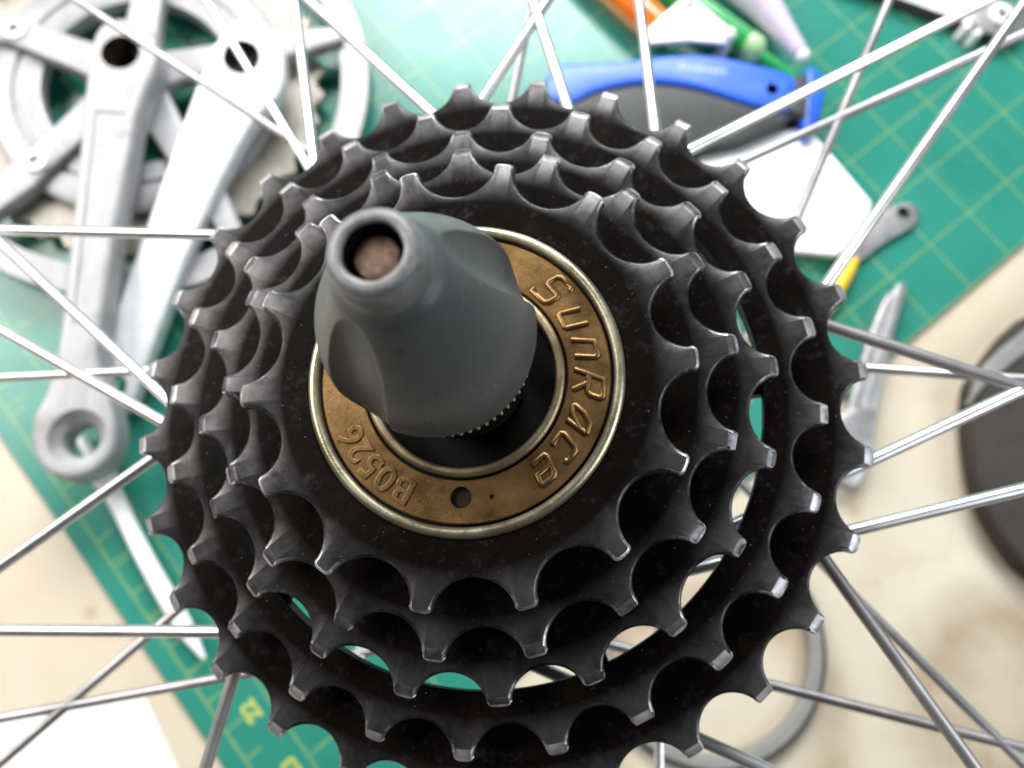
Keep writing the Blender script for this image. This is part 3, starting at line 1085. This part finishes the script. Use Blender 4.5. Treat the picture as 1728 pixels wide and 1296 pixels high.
# ------------------------------------------------------------------ screwdriver handles, pen, knobbed tool
def rod(name, a, b, radii, mat, parent, z, n=24, flute=0):
    A, Bq = Vector((*a, z)), Vector((*b, z))
    pts = [tuple(A.lerp(Bq, t)) for t in [i / (n - 1) for i in range(n)]]
    rr = []
    for i in range(n):
        t = i / (n - 1) * (len(radii) - 1)
        k = min(len(radii) - 2, int(t))
        rr.append(radii[k] + (radii[k + 1] - radii[k]) * (t - k))
    return tube(name, pts, rr, mat, parent, 18, 50)


oh = thing("orange_screwdriver", "clear orange screwdriver handle at the top edge", "screwdriver", (30, 232, 0))
P0 = (30, 232)


def rel(p, o):
    return (p[0] - o[0], p[1] - o[1])


rod("handle", rel((2, 262), P0), rel((44, 219), P0), [7.5, 8.5, 8.6, 8.6, 8.2], MAT['orange'], oh, 8.9)
rod("handle_end", rel((44, 219), P0), rel((47, 215.5), P0), [8.2, 7.0, 4.5], MAT['amber'], oh, 8.9, 8)
gh = thing("green_screwdriver", "clear green screwdriver handle between the orange handle and the lilac marker", "screwdriver", (75, 222, 0))
P0 = (75, 222)
rod("handle", rel((44, 247), P0), rel((84, 215.5), P0), [7.0, 7.2, 7.2, 7.0], MAT['green'], gh, 7.6)
rod("handle_end", rel((84, 215.5), P0), rel((91, 209.8), P0), [7.0, 7.2, 6.8, 3.5], MAT['lime'], gh, 7.6, 10)
rod("shaft", rel((89, 211), P0), rel((106, 199), P0), [3.0, 3.0, 2.0], MAT['green'], gh, 7.6, 8)
pn = thing("marker_pen", "pale lilac tapered marker pen with a white ball tip", "pen", (95, 230, 0))
P0 = (95, 230)
rod("barrel", rel((70, 268), P0), rel((107, 209.5), P0), [12.5, 12.2, 11.0, 8.0, 5.6, 3.8], MAT['lavender'], pn, 12.6)
rod("tip", rel((106.6, 210.2), P0), rel((109.8, 205.2), P0), [2.0, 3.0, 3.4, 3.0, 1.5], MAT['white'], pn, 12.6, 10)
tri = [(54.8, 233.0), (76.1, 213.2), (71.7, 207.8), (54.2, 208.4), (36.5, 205.8), (33.8, 210.8)]
tt = thing("knobbed_clip", "white three-cornered plastic clip with two pale knobs beside the orange handle", "clip", (55, 215, 0))
prism("clip_plate", tri, 15.6, 18.4, MAT['white'], tt, 0.8, 40, 3, (55, 215))
for kx, ky in ((54.8, 228.5), (72.5, 211.8)):
    lathe("knob", [(0.01, 0.2), (2.6, 0.2), (2.8, 16), (3.0, 18.2), (3.1, 19.5), (2.3, 21.0), (0.01, 21.5)], MAT['ivory'], tt, 20, 50,
          axis=Matrix.Translation((kx - 55, ky - 215, 0)))

# ------------------------------------------------------------------ white plate, spanner, yellow bits, tweezers
white = [(58.6, 158.2), (103.9, 173.4), (113.2, 170.0), (136.5, 138.3), (132.9, 125.0), (118.9, 112.0), (89.5, 113.5), (64.4, 134.8)]
tag(prism("plastic_plate", white, 3.6, 8.0, MAT['white'], None, 0.8, 40), "flat white plastic plate under the spokes right of the sprockets", "plate")
span = [(127.3, 110.9), (123.3, 127.7), (144.3, 136.7), (154.3, 141.2), (159.0, 139.7), (160.1, 135.1), (157.2, 130.1), (144.3, 122.1)]
so = prism("spanner", catmull(span, 4), 0.1, 3.5, MAT['tool_steel'], None, 0.7, 40)
cut_at(so, (153.0, 135.8), 3.3, -2, 5, MAT['hole_dark'], 6)
tag(so, "small grey steel spanner end with a hole, sticking out under the white plate", "spanner")
yh = thing("yellow_ended_tool", "slim steel tool with yellow ends glimpsed through gaps between sprockets", "tool", (71, 86, 0))
rod("shaft", rel((64, 107), (71, 86)), rel((78, 65), (71, 86)), [2.0, 2.2, 2.0], MAT['tool_steel'], yh, 4.2)
rod("yellow_end", rel((66.5, 108.5), (71, 86)), rel((66.5, 99.5), (71, 86)), [2.5, 4.0, 4.0, 3.0], MAT['yellow'], yh, 4.2, 10)
rod("yellow_end", rel((76.2, 71), (71, 86)), rel((79.4, 62), (71, 86)), [3.0, 4.0, 4.0, 2.5], MAT['yellow'], yh, 4.2, 10)
yk = thing("yellow_key", "small yellow plastic hex key holder peeking out below the white plate", "tool", (122, 100, 0))
rod("holder", rel((128.2, 112.0), (122, 100)), rel((112, 86), (122, 100)), [2.2, 3.2, 3.4, 3.4, 3.0], MAT['yellow'], yk, 4.0)
tw = thing("tweezers", "pair of grey steel tweezers, two prongs pointing up, right of the sprockets", "tweezers", (134, 65, 0))
for pts in ([(150.0, 99.0), (145.5, 100.0), (137, 79.5), (124.0, 38), (129.0, 36.0), (142.0, 77.5)],
            [(144.0, 94.5), (140.6, 95.0), (130, 73.5), (116.5, 33), (121.5, 31.0), (135, 71.0)]):
    prism("prong", catmull(pts, 3), 0.6, 5.2, MAT['tool_steel'], tw, 0.8, 40, 3, (134, 65))
prism("joined_end", catmull([(114.5, 40), (130, 44), (127, 26), (120, 12), (111, 16)], 4), 0.4, 6.4, MAT['tool_steel'], tw, 1.0, 40, 3, (134, 65))

# ------------------------------------------------------------------ steel bar tool at the top right
ch = thing("steel_bar_tool", "brown sided steel bar tool with a bright eyelet in the top right corner", "tool", (180, 243, 0))
bar = prism("bar", catmull([(110, 264.5), (153, 248.5), (194, 233.5), (203, 228.5), (213, 229.5), (221, 238), (216, 247), (200, 251), (118, 282)], 2),
            0.2, 7.5, MAT['chain_brown'], ch, 0.8, 40, 3, (180, 243))
bar.data.materials.append(MAT['alloy_bright'])
for p in bar.data.polygons:
    if p.normal.z > 0.9:
        p.material_index = 1
prism("clasp", catmull([(193, 238), (197, 230), (206, 227.5), (216, 231), (222, 239), (214, 246), (201, 246)], 3), 7.6, 9.2, MAT['tool_steel'], ch, 0.5, 40, 3, (180, 243))
lathe("eyelet", [(2.6, 9.3), (2.6, 11.0), (3.2, 11.8), (4.8, 11.8), (5.8, 10.8), (5.8, 9.3)], MAT['white'], ch, 36, 40, closed=True,
      axis=Matrix.Translation((207.7 - 180, 237.9 - 243, 0)))
lathe("eyelet_hole", [(0.01, 9.6), (2.58, 9.6), (2.58, 9.25), (0.01, 9.25)], MAT['hole_dark'], ch, 24, 40,
      axis=Matrix.Translation((207.7 - 180, 237.9 - 243, 0)))
for px_, py_ in ((191.0, 231.4), (195.6, 228.2)):
    lathe("pin", [(0.01, 0.2), (2.0, 0.2), (2.0, 8.4), (1.4, 9.6), (0.01, 9.9)], MAT['white'], ch, 16, 40,
          axis=Matrix.Translation((px_ - 180, py_ - 243, 0)))

# ------------------------------------------------------------------ stand foot, grey hoop, paper
foot = [(207, 93), (170.3, 62), (164.0, 46.4), (162.3, 26.7), (164.6, 5.2), (173.2, -13.2), (183.7, -23.3), (215, -36), (290, -30), (290, 100)]
ft = thing("stand_foot", "dark brown curved stand foot with a grey rim at the right edge", "stand", (205, 30, 0))
prism("foot_body", catmull([(x + 5, y) for x, y in foot], 4), -2.3, 11.0, MAT['stand_black'], ft, 4.0, 45, 4, (205, 30))
fs = [(222, 107), (200, 87), (171.5, 63.5), (163.6, 46.4), (170, 54), (194, 72), (222, 88)]
prism("grey_rim", catmull([(x + 5, y) for x, y in fs], 3), 8.0, 12.5, MAT['stand_grey'], ft, 1.0, 45, 3, (205, 30))
hp = thing("plastic_hoop", "grey plastic hoop with a black outer edge on the cream bench", "hoop", (58.2, -51.4, -2.3))
lathe("hoop_band", [(39.2, 0), (39.2, 4.5), (40.0, 5.4), (43.6, 5.4), (44.4, 4.6), (44.4, 0)], MAT['grey_rubber'], hp, 96, 40, closed=True)
lathe("hoop_edge", [(44.45, 0), (44.45, 4.2), (45.9, 4.2), (46.2, 3.6), (46.2, 0)], MAT['black'], hp, 96, 40, closed=True)
paper = prism("paper_sheet", [(-330, -150), (-236, -90), (-187.1, -78.7), (-155.4, -73.1), (-122.6, -126.2), (-200, -260)], -2.38, -1.9, MAT['paper'], None, 0.1, None)
tag(paper, "plain white paper sheet on the bench in the lower left corner", "paper")
